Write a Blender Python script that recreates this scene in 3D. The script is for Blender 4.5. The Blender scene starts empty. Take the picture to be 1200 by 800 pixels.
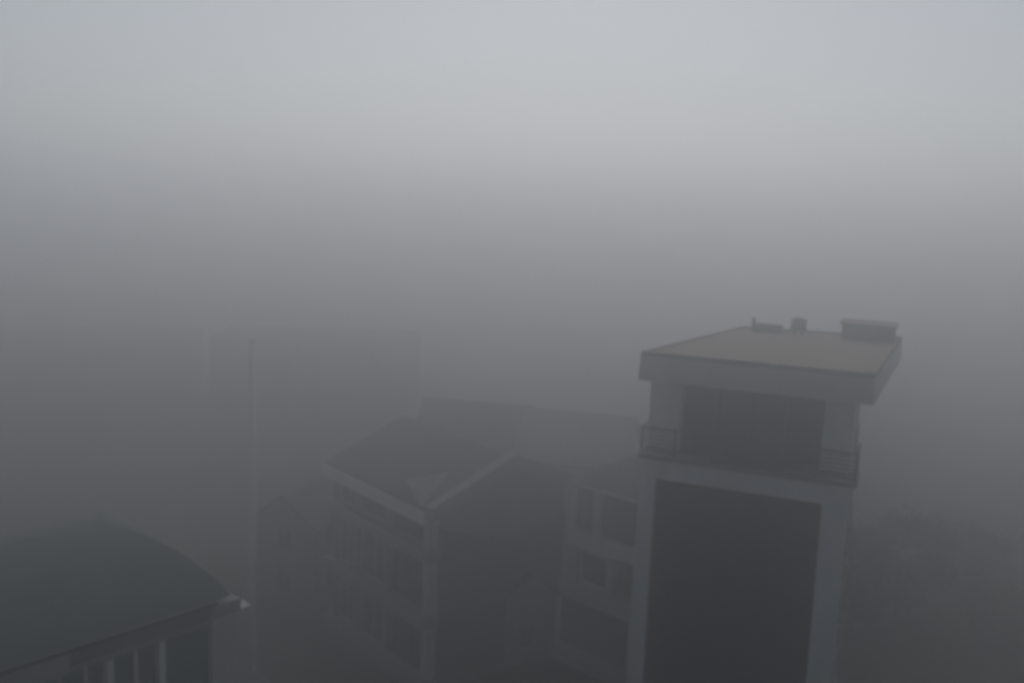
import bpy, bmesh, math, random
from mathutils import Matrix, Vector
R = math.radians
random.seed(7)
sc = bpy.context.scene
COL = sc.collection

# ------------------------------------------------------------------ camera, sky, sun, exposure
cam_d = bpy.data.cameras.new('camera'); cam = bpy.data.objects.new('camera', cam_d); COL.objects.link(cam)
cam_d.lens = 32; cam_d.sensor_width = 36; cam_d.clip_start = 0.1; cam_d.clip_end = 3000
cam_d.dof.use_dof = True; cam_d.dof.focus_distance = 4.0; cam_d.dof.aperture_fstop = 1.8
PITCH, ROLL = R(7.8), R(2.3)
fwd = Vector((0, math.cos(PITCH), -math.sin(PITCH))); r0 = Vector((1, 0, 0)); u0 = r0.cross(fwd)
cr = math.cos(ROLL)*r0 + math.sin(ROLL)*u0; cu = -math.sin(ROLL)*r0 + math.cos(ROLL)*u0
m = Matrix((cr, cu, -fwd)).transposed().to_4x4(); m.translation = (0, 0, 25)
cam.matrix_world = m
sc.camera = cam

SUN_EL, SUN_AZ = R(40), R(4)
w = bpy.data.worlds.new('World'); sc.world = w; w.use_nodes = True
nt = w.node_tree; bg = nt.nodes['Background']
sky = nt.nodes.new('ShaderNodeTexSky'); sky.sky_type = 'NISHITA'; sky.sun_disc = False
sky.sun_elevation = SUN_EL; sky.sun_rotation = SUN_AZ
sky.air_density = 1.0; sky.dust_density = 1.0; sky.ozone_density = 1.0
hsv = nt.nodes.new('ShaderNodeHueSaturation'); hsv.inputs['Saturation'].default_value = 0.8
nt.links.new(sky.outputs[0], hsv.inputs['Color']); nt.links.new(hsv.outputs[0], bg.inputs['Color'])
bg.inputs['Strength'].default_value = 0.085
sd = bpy.data.lights.new('sun', 'SUN'); sd.energy = 2.4; sd.angle = R(100); sd.color = (1, .985, .965)
sun = bpy.data.objects.new('sun', sd); COL.objects.link(sun)
sdir = Vector((math.sin(SUN_AZ)*math.cos(SUN_EL), math.cos(SUN_AZ)*math.cos(SUN_EL), math.sin(SUN_EL)))
sun.rotation_euler = (-sdir).to_track_quat('-Z', 'Y').to_euler(); sun.location = (0, 20, 90)
sc.view_settings.view_transform = 'Standard'; sc.view_settings.look = 'None'
sc.view_settings.gamma = 1; sc.view_settings.use_curve_mapping = False
sc.view_settings.exposure = -1.1
sc.cycles.volume_bounces = 4
sc.cycles.max_bounces = 6
sc.cycles.use_denoising = True
HAZE_G = 0.85
HAZE_DENSITY, HAZE_COLOR, HAZE_TOP = 0.026, (0.945, 0.951, 0.958), 33.0

# ------------------------------------------------------------------ materials
def mat(name, col, rough=.85, var=.25, scale=.6, metal=0, spec=.3, col2=None, bump=0, bscale=30):
    mt = bpy.data.materials.new(name); mt.use_nodes = True
    n = mt.node_tree; b = n.nodes['Principled BSDF']
    b.inputs['Roughness'].default_value = rough; b.inputs['Metallic'].default_value = metal
    b.inputs['Specular IOR Level'].default_value = spec
    tc = n.nodes.new('ShaderNodeTexCoord')
    mp = n.nodes.new('ShaderNodeMapping'); mp.inputs['Scale'].default_value = (1, 1, .35)
    n.links.new(tc.outputs['Object'], mp.inputs[0])
    nz = n.nodes.new('ShaderNodeTexNoise'); nz.inputs['Scale'].default_value = scale
    nz.inputs['Detail'].default_value = 8; nz.inputs['Roughness'].default_value = .62
    n.links.new(mp.outputs[0], nz.inputs['Vector'])
    rp = n.nodes.new('ShaderNodeValToRGB'); rp.color_ramp.elements[0].position = .3; rp.color_ramp.elements[1].position = .7
    c2 = col2 or tuple(c*(1-var) for c in col)
    rp.color_ramp.elements[0].color = (*c2, 1); rp.color_ramp.elements[1].color = (*col, 1)
    n.links.new(nz.outputs[0], rp.inputs[0]); n.links.new(rp.outputs[0], b.inputs['Base Color'])
    if bump:
        nb = n.nodes.new('ShaderNodeTexNoise'); nb.inputs['Scale'].default_value = bscale; nb.inputs['Detail'].default_value = 5
        n.links.new(tc.outputs['Object'], nb.inputs['Vector'])
        bp = n.nodes.new('ShaderNodeBump'); bp.inputs['Strength'].default_value = bump; bp.inputs['Distance'].default_value = .02
        n.links.new(nb.outputs[0], bp.inputs['Height']); n.links.new(bp.outputs[0], b.inputs['Normal'])
    return mt
M = dict(
    white=mat('white_render', (.88, .855, .80), .85, .22, .9, bump=.2),
    offwhite=mat('weathered_white_render', (.6, .585, .56), .88, .3, .8, bump=.2),
    grey=mat('grey_render', (.33, .33, .33), .88, .3, .7, bump=.2),
    brown=mat('brown_grey_render', (.28, .245, .22), .9, .3, .5, bump=.2),
    fascia=mat('pale_concrete_fascia', (.66, .58, .52), .9, .15, .6, bump=.2),
    roofdeck=mat('roof_deck', (.34, .275, .23), .92, .3, .5, bump=.3),
    dimglass=mat('dim_grey_glass', (.10, .105, .11), .25, .25, .6, spec=.5),  # panes with an even grey base, lighter than the dark window glass
    darkgrey=mat('dark_grey_render', (.13, .13, .13), .9, .3, .6, bump=.2),
    darkbrown=mat('dark_brown_cladding', (.075, .056, .044), .9, .35, .6, bump=.3),
    concrete=mat('concrete', (.30, .29, .285), .92, .3, .7, bump=.3),
    darkwall=mat('dark_cladding', (.045, .046, .05), .5, .25, .5, spec=.3),
    glass=mat('dark_window_glass', (.03, .035, .04), .12, .2, .4, spec=.5),
    blueglass=mat('blue_tinted_glass', (.03, .12, .16), .35, .2, .4, spec=.5),
    green=mat('green_roof_sheet', (.022, .056, .04), .6, .3, .4, spec=.3, bump=.15),
    darkroof=mat('dark_roof_tile', (.07, .07, .075), .8, .35, .8, bump=.4),
    redroof=mat('red_brown_roof_tile', (.13, .07, .055), .85, .35, .8, bump=.4),
    greyroof=mat('pale_roof_sheet', (.2, .2, .2), .6, .25, .5, bump=.2),
    metal=mat('dark_metal', (.05, .05, .055), .45, .2, 2, metal=.6),
    steel=mat('galvanised_steel', (.52, .53, .54), .4, .2, 2, metal=.5),
    tank=mat('tank_steel', (.26, .25, .245), .6, .25, 2, metal=.2),
    frame=mat('white_window_frame', (.62, .63, .63), .6, .12, 2),
    gutter=mat('gutter_metal', (.12, .12, .12), .6, .2, 2),
    bark=mat('bark', (.07, .055, .04), .95, .4, 5, bump=.5),
    leaf=mat('leaf', (.055, .085, .035), .7, .5, 1.2),
    leaf2=mat('dark_leaf', (.035, .06, .035), .7, .5, 1.2),
    ground=mat('earth_ground', (.07, .055, .042), .95, .5, .25, col2=(.04, .05, .03), bump=.5, bscale=6),
    asphalt=mat('asphalt', (.05, .05, .052), .9, .3, .8, bump=.4, bscale=60),
    paving=mat('paving', (.2, .195, .185), .9, .3, 1.2, bump=.3),
    kerb=mat('kerb_stone', (.28, .28, .27), .9, .3, 2, bump=.3),
    paint=mat('road_paint', (.7, .7, .68), .8, .3, 3),
)

# ------------------------------------------------------------------ builders
def link(o, parent=None):
    COL.objects.link(o)
    if parent: o.parent = parent
    return o
def mesh(name, verts, faces, mt, parent=None, smooth=False):
    d = bpy.data.meshes.new(name); d.from_pydata([tuple(v) for v in verts], [], faces)
    bm = bmesh.new(); bm.from_mesh(d); bmesh.ops.recalc_face_normals(bm, faces=bm.faces); bm.to_mesh(d); bm.free()
    d.materials.append(M[mt])
    if smooth:
        for p in d.polygons: p.use_smooth = True
    return link(bpy.data.objects.new(name, d), parent)
def box(name, x, y, z, mt, parent=None):
    v = [(a, b, c) for c in z for b in y for a in x]
    return mesh(name, v, [(0,1,3,2), (4,6,7,5), (0,4,5,1), (2,3,7,6), (0,2,6,4), (1,5,7,3)], mt, parent)
def boxes(name, lst, mt, parent=None):
    V, Fc = [], []
    for x, y, z in lst:
        k = len(V); V += [(a, b, c) for c in z for b in y for a in x]
        Fc += [tuple(i+k for i in f) for f in ((0,1,3,2), (4,6,7,5), (0,4,5,1), (2,3,7,6), (0,2,6,4), (1,5,7,3))]
    return mesh(name, V, Fc, mt, parent)
def prism(name, poly, z0, z1, mt, parent=None):
    n = len(poly); v = [(x, y, z0) for x, y in poly] + [(x, y, z1) for x, y in poly]
    f = [tuple(range(n)), tuple(range(n, 2*n))] + [(i, (i+1) % n, n+(i+1) % n, n+i) for i in range(n)]
    return mesh(name, v, f, mt, parent)
def extr(name, prof, x0, x1, mt, parent=None):          # a (y,z) outline pushed along x
    n = len(prof); v = [(x0, y, z) for y, z in prof] + [(x1, y, z) for y, z in prof]
    f = [tuple(range(n)), tuple(range(n, 2*n))] + [(i, (i+1) % n, n+(i+1) % n, n+i) for i in range(n)]
    return mesh(name, v, f, mt, parent)
def cyl(name, c, r, z0, z1, mt, parent=None, n=16, r2=None, smooth=True):
    r2 = r if r2 is None else r2
    v = [(c[0]+r*math.cos(2*math.pi*i/n), c[1]+r*math.sin(2*math.pi*i/n), z0) for i in range(n)]
    v += [(c[0]+r2*math.cos(2*math.pi*i/n), c[1]+r2*math.sin(2*math.pi*i/n), z1) for i in range(n)]
    f = [tuple(range(n)), tuple(range(n, 2*n))] + [(i, (i+1) % n, n+(i+1) % n, n+i) for i in range(n)]
    o = mesh(name, v, f, mt, parent, smooth)
    if smooth:
        for p in o.data.polygons[:2]: p.use_smooth = False
    return o
def root(name, loc, rz, label, cat, group=None, size=1):
    o = bpy.data.objects.new(name, None); o.location = loc; o.scale = (size,)*3; o.rotation_euler = (0, 0, R(rz)); o.empty_display_size = .5
    o['label'] = label; o['category'] = cat
    if group: o['group'] = group
    return link(o)
def window(parent, x0, x1, z0, z1, y, face='y', sgn=-1, fr=.07, mull=1, glass='glass', fmat='frame', sill=True, name='window'):
    """a window set on the wall plane: frame proud of the wall, panes recessed in it. face 'y': wall plane y=const, looking sgn"""
    def bb(nm, a, d, z, mt, par):
        d = sorted((y+sgn*d[0], y+sgn*d[1]))
        return box(nm, a, d, z, mt, par) if face == 'y' else box(nm, d, a, z, mt, par)
    def bbs(nm, l, mt, par):
        l2 = []
        for a, d, z in l:
            d = sorted((y+sgn*d[0], y+sgn*d[1])); l2.append((a, d, z) if face == 'y' else (d, a, z))
        return boxes(nm, l2, mt, par)
    w_ = bbs(name, [((x0, x0+fr), (-.03, .06), (z0, z1)), ((x1-fr, x1), (-.03, .06), (z0, z1)),
                    ((x0+fr, x1-fr), (-.03, .06), (z0, z0+fr)), ((x0+fr, x1-fr), (-.03, .06), (z1-fr, z1))], fmat, parent)
    n = mull+1; wd = (x1-x0-2*fr)/n; a = x0+fr
    for i in range(n):
        bb('pane', (a+i*wd+.02, a+(i+1)*wd-.02), (-.02, .02), (z0+fr, z1-fr), glass, w_)
        if i: bb('mullion', (a+i*wd-.019, a+i*wd+.019), (-.02, .045), (z0+fr, z1-fr), fmat, w_)
    if sill: bb('sill', (x0-.08, x1+.08), (-.03, .12), (z0-.09, z0-.003), 'concrete', w_)
    return w_

# ------------------------------------------------------------------ ground, street
def kind(o, k): o['kind'] = k; return o
g = 700
kind(mesh('ground', [(-g, -g, 0), (g, -g, 0), (g, g, 0), (-g, g, 0)], [(0, 1, 2, 3)], 'ground'), 'structure')
def strip(name, p, ang, w0, w1, l0, l1, z, mt, th=0):
    o = boxes(name, [((l0, l1), (w0, w1), (z-th, z))], mt) if th else mesh(name, [(l0, w0, z), (l1, w0, z), (l1, w1, z), (l0, w1, z)], [(0, 1, 2, 3)], mt)
    o.location = p; o.rotation_euler = (0, 0, R(ang)); return o
SP = (-7.2, 33.2, 0)
kind(strip('street', SP, 130, -2.6, 2.6, -60, 32, .004, 'asphalt'), 'structure')
for s in (-1, 1):
    a, b = sorted((s*2.75, s*4.0))
    pv = kind(strip('pavement', SP, 130, a, b, -60, 32, .12, 'paving', .12), 'structure')
    a, b = sorted((s*2.6, s*2.748))
    kind(strip('kerb', SP, 130, a, b, -60, 32, .13, 'kerb', .13), 'structure')

# ------------------------------------------------------------------ tall house with the dark framed front
TK = .81; TB = -25*(1-TK)/TK                           # storeys of 2.6 m; TB is street level in the house's own units
TX, TY, TZ = 5.39*TK, 36.1*TK, 25*(1-TK)
t = root('tall_house', (TX, TY, TZ), -23, 'tall narrow house with dark front panel in pale frame under thick flat roof', 'house', None, TK)
box('wall', (.15, 7.86), (.62, 12.6), (TB, 15.5), 'concrete', t)
fr = boxes('front_frame', [((0, .68), (0, .9), (TB, 14.72)), ((7.12, 8.0), (0, .9), (TB, 14.72)), ((0, 8.0), (0, .9), (14.723, 15.54))], 'white', t)
box('front_panel', (.683, 7.117), (.32, .6), (TB, 14.72), 'darkwall', t)
for z in (1.2, 4.4, 7.6, 10.8):
    for y in (3.2, 6.6, 10.0):
        window(t, y, y+1.2, z, z+1.4, 7.86, 'x', 1, mull=1)
        window(t, y, y+1.2, z, z+1.4, .15, 'x', -1, mull=1)
box('balcony_slab', (-.02, 8.3), (-.12, 1.8), (15.543, 15.72), 'concrete', t)
pent = box('top_storey_wall', (.1, 7.8), (2.2, 12.4), (15.5, 18.72), 'offwhite', t)
boxes('column', [((.0, 1.3), (1.1, 2.203), (15.723, 18.72))], 'white', t)
boxes('column', [((6.85, 7.95), (1.1, 2.203), (15.723, 18.72))], 'white', t)
dr = boxes('sliding_door', [((1.303, 6.847), (1.9, 2.0), (18.5, 18.715)), ((1.303, 6.847), (1.9, 2.0), (15.723, 15.8))]
           + [((x-.04, x+.04), (1.9, 2.0), (15.8, 18.5)) for x in (1.35, 2.7, 4.07, 5.45, 6.8)], 'metal', t)
for i in range(4):
    x = 1.35+i*1.3625
    box('pane', (x+.045, x+1.315), (1.93, 1.96), (15.805, 18.495), 'dimglass', dr)
for x in (.05, 1.4, 2.75, 4.1, 5.45, 6.8, 8.2):
    box('railing_post', (x-.025, x+.025), (-.07, -.02), (15.723, 16.78), 'gutter', t)
for k in range(6):
    z = 15.86+k*.16
    box('railing_bar', (.0, 8.25), (-.055, -.035), (z, z+.03), 'gutter', t)
    box('railing_bar', (8.205, 8.225), (-.03, 1.75), (z, z+.03), 'gutter', t)
    box('railing_bar', (.025, .045), (-.03, 1.095), (z, z+.03), 'gutter', t)
for x in (8.195, ):
    box('railing_post', (x, x+.05), (1.7, 1.75), (15.723, 16.78), 'gutter', t)
boxes('handrail', [((-.02, 8.27), (-.08, 0), (16.785, 16.83)), ((8.19, 8.27), (.003, 1.78), (16.785, 16.83)), ((-.02, .06), (.003, 1.095), (16.785, 16.83))], 'gutter', t)
rp = [(-.22, -.15), (8.6, -.15), (9.45, 13.7), (1.75, 12.4)]
rcx = sum(p[0] for p in rp)/4; rcy = sum(p[1] for p in rp)/4
rp_top = [(x+.04*(1 if x < rcx else -1), y+.06*(1 if y < rcy else -1)) for x, y in rp]
V = [(x, y, 18.723) for x, y in rp]+[(x, y, 18.95) for x, y in rp]+[(x, y, 19.72) for x, y in rp_top]
rf = mesh('roof_slab', V, [(0, 1, 2, 3), (8, 9, 10, 11)]+[(i+k, (i+1) % 4+k, (i+1) % 4+k+4, i+k+4) for k in (0, 4) for i in range(4)], 'fascia', t)
rp = rp_top
prism('roof_deck', [(x+(rcx-x)*.037, y+(rcy-y)*.037) for x, y in rp], 19.724, 19.80, 'roofdeck', rf)
rim = []
n = len(rp); cx = sum(p[0] for p in rp)/n; cy = sum(p[1] for p in rp)/n
inn = [(x+(cx-x)*.035, y+(cy-y)*.035) for x, y in rp]
V = [(x, y, 19.723) for x, y in rp]+[(x, y, 19.723) for x, y in inn]+[(x, y, 19.88) for x, y in rp]+[(x, y, 19.88) for x, y in inn]
Fc = []
for i in range(4):
    j = (i+1) % 4
    Fc += [(i, j, 8+j, 8+i), (4+i, 12+i, 12+j, 4+j), (8+i, 8+j, 12+j, 12+i), (i, 4+i, 4+j, j)]
mesh('parapet', V, Fc, 'roofdeck', rf)
bh = box('stair_bulkhead', (6.7, 9.1), (10.7, 13.0), (19.803, 20.55), 'roofdeck', t)
box('bulkhead_cap', (6.6, 9.18), (10.6, 13.1), (20.553, 20.62), 'roofdeck', bh)
cyl('vent_pipe', (2.55, 10.9), .09, 19.803, 20.5, 'brown', t)
box('parapet_block', (2.6, 3.9), (10.8, 11.5), (19.803, 20.2), 'brown', t)
ca, sa = math.cos(R(-23))*TK, math.sin(R(-23))*TK
wt = root('water_tank', (TX+4.7*ca-11.0*sa, TY+4.7*sa+11.0*ca, TZ+19.802*TK), -23, 'small round steel water tank on the flat roof of the tall house', 'water tank')
for a in range(4):
    x, y = .2*math.cos(a*math.pi/2+.785), .2*math.sin(a*math.pi/2+.785)
    box('leg', (x-.025, x+.025), (y-.025, y+.025), (0, .2), 'metal', wt)
cyl('tank_body', (0, 0), .3, .2, .62, 'tank', wt, 20); cyl('tank_lid', (0, 0), .3, .622, .7, 'tank', wt, 20, .1)

# ------------------------------------------------------------------ house with stacked bands of windows beside it
K = 1.12; KB = 25*(K-1)/K
b = root('banded_house', (3.28*K, 43.9*K, -25*(K-1)), -42, 'pale narrow house with wide window bands and dark roof, beside the tall house', 'house', None, K)
box('wall', (.12, 8.0), (.9, 9.0), (KB, 12.0), 'grey', b)
# storey 3
box('cornice', (-.25, 8.2), (-.25, 9.2), (12.0, 12.22), 'white', b)
box('column', (0, .2), (.0, .35), (9.68, 11.997), 'white', b); box('column', (1.35, 1.75), (.0, .35), (9.68, 11.997), 'offwhite', b)
box('column', (5.2, 5.6), (.0, .35), (9.68, 11.997), 'offwhite', b)
for a, c in ((.203, 1.347), (1.753, 5.197), (5.603, 7.9)):
    window(b, a, c, 9.7, 11.98, .3, 'y', -1, mull=0 if c-a < 1.5 else 1, sill=False, fmat='gutter')
box('floor_band', (-.05, 8.05), (-.12, .897), (8.95, 9.677), 'white', b)
# storey 2
box('column', (-.1, .55), (-.05, .4), (6.98, 8.947), 'offwhite', b)
window(b, .65, 2.5, 7.05, 8.9, .1, 'y', -1, mull=0, fr=.22, sill=False)
box('column', (2.6, 2.75), (-.05, .4), (6.98, 8.947), 'offwhite', b)
window(b, 3.2, 5.2, 7.05, 8.9, .4, 'y', -1, mull=1, sill=False, fmat='gutter')
box('window_back', (.551, 2.598), (.2, .6), (6.98, 8.947), 'grey', b)
box('floor_band', (-.35, 8.05), (-.3, .897), (6.2, 6.977), 'offwhite', b)
# storey 1
box('column', (-.4, -.15), (-.35, .1), (3.6, 6.197), 'white', b); box('column', (4.0, 4.3), (-.35, .1), (3.6, 6.197), 'offwhite', b)
window(b, -.147, 3.997, 3.75, 6.15, -.1, 'y', -1, mull=3, glass='blueglass', sill=False, fmat='gutter')
box('floor_band', (-.4, 8.05), (-.45, .897), (2.8, 3.597), 'offwhite', b)
box('porch_wall', (-.3, 7.9), (-.2, .897), (KB, 2.797), 'grey', b)
for y in (2.4, 5.2):
    for z in (4.4, 7.4, 10.0): window(b, y, y+1.1, z, z+1.3, .12, 'x', -1, mull=1)
ov = .3
mesh('roof', [(-ov, -ov, 12.225), (8.3, -ov, 12.225), (8.3, 9.3, 12.225), (-ov, 9.3, 12.225), (3.6, 4.5, 14.3), (4.6, 4.5, 14.3)],
     [(0, 1, 5, 4), (1, 2, 5), (2, 3, 4, 5), (3, 0, 4), (0, 3, 2, 1)], 'darkroof', b)

# ------------------------------------------------------------------ gabled house at the street corner
L = 9.0
cx, cy = -3.3+L*math.cos(R(130)), 39.86+L*math.sin(R(130))
c = root('gabled_house', (cx*K, cy*K, -25*(K-1)), -50, 'house with pale floor bands, pale sloping gable edge and small pale roof gablet', 'house', None, K)
D = 8.6; EZ = 11.7; RZ = 13.55
extr('wall', [(.5, KB), (D-.3, KB), (D-.3, EZ), (D/2, RZ-.1), (.5, EZ+.1)], .2, L-.12, 'brown', c)
extr('roof', [(-.45, EZ+.02), (D/2, RZ+.02), (D+.3, EZ+.02), (D+.3, EZ+.2), (D/2, RZ+.2), (-.45, EZ+.2)], -.2, L+.12, 'darkroof', c)
extr('gable_edge', [(-.5, EZ-.35), (D/2, RZ-.35), (D+.35, EZ-.35), (D+.35, EZ+.3), (D/2, RZ+.3), (-.5, EZ+.3)], L+.123, L+.7, 'grey', c)
box('eave_band', (-.3, L+.12), (-.55, .3), (EZ-.62, EZ+.015), 'white', c)
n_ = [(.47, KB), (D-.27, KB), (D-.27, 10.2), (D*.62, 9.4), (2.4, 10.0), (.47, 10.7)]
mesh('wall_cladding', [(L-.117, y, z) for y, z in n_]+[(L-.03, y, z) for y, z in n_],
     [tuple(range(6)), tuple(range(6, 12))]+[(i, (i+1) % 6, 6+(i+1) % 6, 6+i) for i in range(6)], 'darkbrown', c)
# gablet over the last bay
gb = mesh('gablet', [(6.2, -.52, EZ+.16), (8.9, -.52, EZ+.16), (7.55, -.52, EZ+1.15), (6.2, 1.2, EZ+.16), (8.9, 1.2, EZ+.16), (7.55, 2.4, EZ+1.15)],
          [(0, 1, 2), (3, 5, 4), (0, 3, 4, 1), (0, 2, 5, 3), (1, 4, 5, 2)], 'grey', c)
for i, z in enumerate((9.2, 6.0, 2.8)):
    top = EZ-.623 if i == 0 else (9.2, 6.0)[i-1]-.003
    box('floor_band', (-.3, L+.05), (-.35-.08*i, .497), (z, z+.62), 'grey', c)
    zz = z+.623
    box('column', (L-.5, L), (-.1, .4), (zz, top), 'offwhite', c)
    for x in (5.15, 2.2, .0): box('column', (x, x+.42), (-.1, .4), (zz, top), 'grey', c)
    for a, e in ((.44, 2.18), (2.64, 5.13), (5.59, L-.52)):
        window(c, a, e, zz+.02, top-.03, .2, 'y', -1, mull=1, sill=False, fr=.06, glass='blueglass' if e < 5.5 else 'glass', fmat='gutter' if e > 5.5 else 'frame')
box('ground_floor_wall', (.1, L-.1), (.1, .497), (KB, 2.797), 'grey', c)

# ------------------------------------------------------------------ green roofed building
gx, gy = -8.3, 28.8; GL = 22.0
gr = root('green_roofed_building', (gx, gy, 0), -131, 'building with dark green curved hipped roof and long row of blue windows', 'building')
# local x runs along the glazed front away from the corner, local y points out of the building (negative = inside)
GD = 9.2; WZ = 11.87
box('wall', (.35, GL), (-GD, -.35), (0, WZ-.3), 'offwhite', gr)
box('corner_wall', (0, 1.45), (-GD-.02, .0), (0, WZ), 'offwhite', gr)
box('eave_band', (1.453, GL+.2), (-.6, -.12), (WZ+.003, WZ+.4), 'gutter', gr)
box('window_head', (1.453, GL), (-.6, .0), (WZ-.22, WZ), 'brown', gr)
box('lower_wall', (1.453, GL), (-.6, .0), (0, WZ-3.4), 'offwhite', gr)
box('parapet_block', (.5, 1.4), (-.75, .12), (WZ+.003, WZ+.42), 'grey', gr)
box('fascia_board', (6.0, GL), (.103, .2), (WZ-.15, WZ+.55), 'grey', gr)
x = 1.453; k = 0
while x < 18:
    wd = (1.62, .62, .72, .52, .66)[k % 5]
    thick = (.2, .07, .2, .07, .07)[k % 5]
    window(gr, x, x+wd, WZ-3.38, WZ-.24, -.3, 'y', 1, mull=0, fr=.05, glass='blueglass', sill=False, fmat='gutter')
    box('mullion', (x+wd+.003, x+wd+thick-.003), (-.6, .04 if thick > .1 else -.1), (WZ-3.397, WZ-.223), 'white', gr)
    x += wd+thick; k += 1
prof = [(.85, .1, 12.5), (.95, -.45, 12.83), (1.15, -1.0, 13.1), (1.4, -1.7, 13.44), (1.75, -2.4, 13.74), (2.25, -3.4, 14.03), (2.9, -4.59, 14.25)]
V, Fc = [], []
for d, y, z in prof:
    V += [(d, y, z), (GL+.5, y, z), (GL+.5, -9.2-y, z), (d, -9.2-y, z)]
for i in range(len(prof)-1):
    a, e = 4*i, 4*(i+1)
    Fc += [(a, a+1, e+1, e), (a+2, a+3, e+3, e+2), (a+3, a, e, e+3)]
k = 4*(len(prof)-1)
Fc += [(0, 3, 2, 1), (k, k+1, k+2, k+3)]
gro = mesh('roof', V, Fc, 'green', gr)
box('gutter', (1.403, GL+.5), (.105, .24), (12.36, 12.485), 'metal', gr)

# ------------------------------------------------------------------ more houses in the fog
def simple_house(name, loc, rz, W, Dp, ez, rise, wall, roof, label, ridge='x', storeys=3, over=.4, group=None):
    h = root(name, loc, rz, label, 'house', group)
    if ridge == 'x':
        extr('wall', [(0, 0), (Dp, 0), (Dp, ez), (Dp/2, ez+rise-.12), (0, ez)], 0, W, wall, h)
        s = rise/(Dp/2)*over
        extr('roof', [(-over, ez-s+.03), (Dp/2, ez+rise+.03), (Dp+over, ez-s+.03), (Dp+over, ez-s+.18), (Dp/2, ez+rise+.18), (-over, ez-s+.18)], -over, W+over, roof, h)
    else:
        pr = [(0, 0), (W, 0), (W, ez), (W/2, ez+rise-.12), (0, ez)]
        n = len(pr)
        mesh('wall', [(x, 0, z) for x, z in pr]+[(x, Dp, z) for x, z in pr], [tuple(range(n)), tuple(range(n, 2*n))]+[(i, (i+1) % n, n+(i+1) % n, n+i) for i in range(n)], wall, h)
        s = rise/(W/2)*over
        pr = [(-over, ez-s+.03), (W/2, ez+rise+.03), (W+over, ez-s+.03), (W+over, ez-s+.18), (W/2, ez+rise+.18), (-over, ez-s+.18)]
        n = len(pr)
        mesh('roof', [(x, -over, z) for x, z in pr]+[(x, Dp+over, z) for x, z in pr], [tuple(range(n)), tuple(range(n, 2*n))]+[(i, (i+1) % n, n+(i+1) % n, n+i) for i in range(n)], roof, h)
    nx = max(1, int(W/2.6)); ny = max(1, int(Dp/2.8))
    for k in range(storeys):
        zz = 1.0+k*(ez/storeys)
        for i in range(nx):
            x0 = (i+.5)*W/nx-.55
            window(h, x0, x0+1.1, zz, zz+1.35, 0, 'y', -1, fmat='grey', sill=False, glass='dimglass')
        for i in range(ny):
            y0 = (i+.5)*Dp/ny-.5
            window(h, y0, y0+1.0, zz, zz+1.35, W, 'x', 1, fmat='grey', sill=False); window(h, y0, y0+1.0, zz, zz+1.35, 0, 'x', -1, fmat='grey', sill=False)
    return h
simple_house('small_house', (-15.8, 55.5, 0), -20, 4.4, 7, 5.6, 1.6, 'grey', 'darkroof', 'small low house with pale gable behind the gabled house', 'y', 2)
simple_house('dark_roofed_house', (-7.2, 66, 0), -12, 8.0, 8, 7.4, 3.2, 'grey', 'darkroof', 'dark roofed house standing behind the gabled house', 'x', 3)
simple_house('pale_roofed_house', (.6, 62.0, 0), -15, 7.5, 8, 8.4, 2.6, 'offwhite', 'greyroof', 'house with pale sheet roof between gabled house and tall house', 'x', 3)
simple_house('brown_roofed_house', (-.6, 47.6, 0), 25, 4.6, 6.4, 3.6, 1.6, 'concrete', 'redroof', 'low house with red brown roof tucked between two taller houses', 'y', 1, .3)

def block(name, loc, rz, W, Dp, H, wall, label, nx, nz):
    h = root(name, loc, rz, label, 'building', 'far blocks in the fog')
    box('wall', (0, W), (0, Dp), (0, H), wall, h)
    boxes('parapet', [((-.15, W+.15), (-.15, .15), (H+.003, H+.7)), ((-.15, W+.15), (Dp-.15, Dp+.15), (H+.003, H+.7)),
                      ((-.15, .15), (.153, Dp-.153), (H+.003, H+.7)), ((W-.15, W+.15), (.153, Dp-.153), (H+.003, H+.7))], wall, h)
    for k in range(nz):
        zz = H-2.3-k*3.2
        for i in range(nx):
            x0 = (i+.5)*W/nx-.7
            window(h, x0, x0+1.4, zz, zz+1.5, 0, 'y', -1, fmat='darkgrey', sill=False)
    return h
block('apartment_block', (-35.5, 105.5, 0), 5, 24.5, 12, 8.8, 'darkgrey', 'long flat roofed grey block fading into fog behind the pale pole', 7, 3)
block('apartment_block', (-63, 107, 0), 14, 24, 12, 7.4, 'darkgrey', 'long flat roofed dark block fading into fog behind the green roof', 8, 2)

# ------------------------------------------------------------------ pole
p = root('street_pole', (-13.3, 46.12, 0), 0, 'tall slender pale pole rising behind the green roofed building', 'pole')
cyl('pole', (0, 0), .24, .3, 18.1, 'white', p, 12, .2)
cyl('base', (0, 0), .35, 0, .3, 'concrete', p, 12)
cyl('pole_cap', (0, 0), .17, 18.1, 18.25, 'steel', p, 12, .05)

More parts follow.
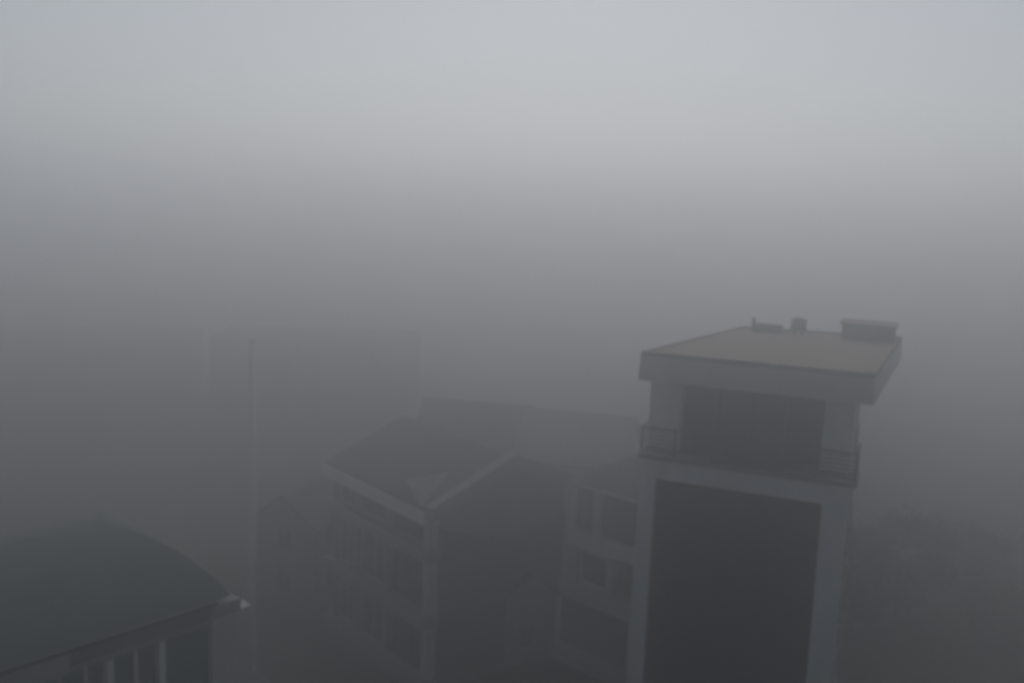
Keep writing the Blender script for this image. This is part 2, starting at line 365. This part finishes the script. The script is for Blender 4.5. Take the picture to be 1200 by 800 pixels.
# ------------------------------------------------------------------ trees
def tube(path, rads, n=7):
    V, Fc = [], []
    for i, (q, r) in enumerate(zip(path, rads)):
        d = (path[min(i+1, len(path)-1)]-path[max(i-1, 0)]).normalized()
        a = d.orthogonal().normalized(); e = d.cross(a)
        V += [q+r*(math.cos(2*math.pi*k/n)*a+math.sin(2*math.pi*k/n)*e) for k in range(n)]
        if i: Fc += [((i-1)*n+k, (i-1)*n+(k+1) % n, i*n+(k+1) % n, i*n+k) for k in range(n)]
    Fc += [tuple(range(n)), tuple(range(len(V)-n, len(V)))]
    return V, Fc
def tree(loc, H, rad, leaf, label, seed, group='trees right of the tall house', nleaf=5200, conic=False):
    rnd = random.Random(seed)
    o = root('tree', loc, 0, label, 'tree', group)
    V, Fc = [], []
    def add(path, rads):
        v, f = tube(path, rads); k = len(V); V.extend(v); Fc.extend(tuple(i+k for i in q) for q in f)
    top = Vector((rnd.uniform(-.5, .5), rnd.uniform(-.5, .5), H*.9))
    pts = [Vector((0, 0, 0)), top*.35+Vector((rnd.uniform(-.2, .2), 0, 0)), top*.7+Vector((rnd.uniform(-.3, .3), rnd.uniform(-.3, .3), 0)), top]
    add(pts, [H*.022, H*.017, H*.01, H*.003])
    clumps = []
    nb = 16
    for i in range(nb):
        f = .16+.78*i/nb; base = pts[0].lerp(top, f)
        a = i*2.4+rnd.uniform(-.4, .4)
        reach = rad*((1.15-f)*1.15 if conic else math.sin(math.pi*min(1, (f-.02)/1.05))**.6)*rnd.uniform(.7, 1.1)
        tip = base+Vector((math.cos(a)*reach, math.sin(a)*reach, reach*rnd.uniform(.15, .5)))
        mid = base.lerp(tip, .5)+Vector((0, 0, reach*.1))
        add([base, mid, tip], [H*.006, H*.004, H*.0015])
        for q, s in ((tip, .33), (base.lerp(tip, .62), .36), (base.lerp(tip, .85)+Vector((rnd.uniform(-.6, .6), rnd.uniform(-.6, .6), .3)), .28)):
            clumps.append((q, rad*s*rnd.uniform(.75, 1.15)))
    clumps.append((top+Vector((0, 0, H*.03)), rad*.33))
    mesh('trunk', V, Fc, 'bark', o, True)
    V, Fc = [], []
    for i in range(nleaf):
        q, r = clumps[rnd.randrange(len(clumps))]
        d = Vector((rnd.gauss(0, 1), rnd.gauss(0, 1), rnd.gauss(0, .8))).normalized()*r*rnd.random()**.45
        nrm = (d.normalized()+Vector((rnd.gauss(0, .6), rnd.gauss(0, .6), rnd.gauss(0, .6)+.4))).normalized()
        a = nrm.orthogonal().normalized(); e = nrm.cross(a); th = rnd.uniform(0, 6.28)
        a, e = a*math.cos(th)+e*math.sin(th), e*math.cos(th)-a*math.sin(th)
        s = rnd.uniform(.12, .24); k = len(V); pp = q+d
        V += [pp-a*s, pp+e*s*.55, pp+a*s, pp-e*s*.55]; Fc.append((k, k+1, k+2, k+3))
    d_ = bpy.data.meshes.new('crown'); d_.from_pydata([tuple(v) for v in V], [], Fc); d_.materials.append(M[leaf])
    link(bpy.data.objects.new('crown', d_), o)
    return o
tree((22.1, 54.5, 0), 6.4, 2.5, 'leaf2', 'dark leafy tree close beside the side wall of the tall house', 1)
tree((25.9, 57.0, 0), 6.9, 3.1, 'leaf2', 'tallest broad dark tree right of the tall house', 2)
tree((31.4, 53.8, 0), 3.6, 2.2, 'leaf', 'low bright green tree farthest from the tall house', 3)
tree((33.0, 63.0, 0), 4.6, 2.8, 'leaf2', 'rounded dark tree behind the low bright green tree', 4)

# ------------------------------------------------------------------ the fog
hz = boxes('haze', [((-420, 420), (-140, 420), (-1, HAZE_TOP))], 'paint')
hz['kind'] = 'stuff'
hm = bpy.data.materials.new('fog'); hm.use_nodes = True; n = hm.node_tree; n.nodes.clear()
out = n.nodes.new('ShaderNodeOutputMaterial'); pv = n.nodes.new('ShaderNodeVolumePrincipled')
pv.inputs['Density'].default_value = HAZE_DENSITY; pv.inputs['Color'].default_value = (*HAZE_COLOR, 1)
pv.inputs['Anisotropy'].default_value = HAZE_G
n.links.new(pv.outputs[0], out.inputs['Volume'])
hz.data.materials.clear(); hz.data.materials.append(hm)
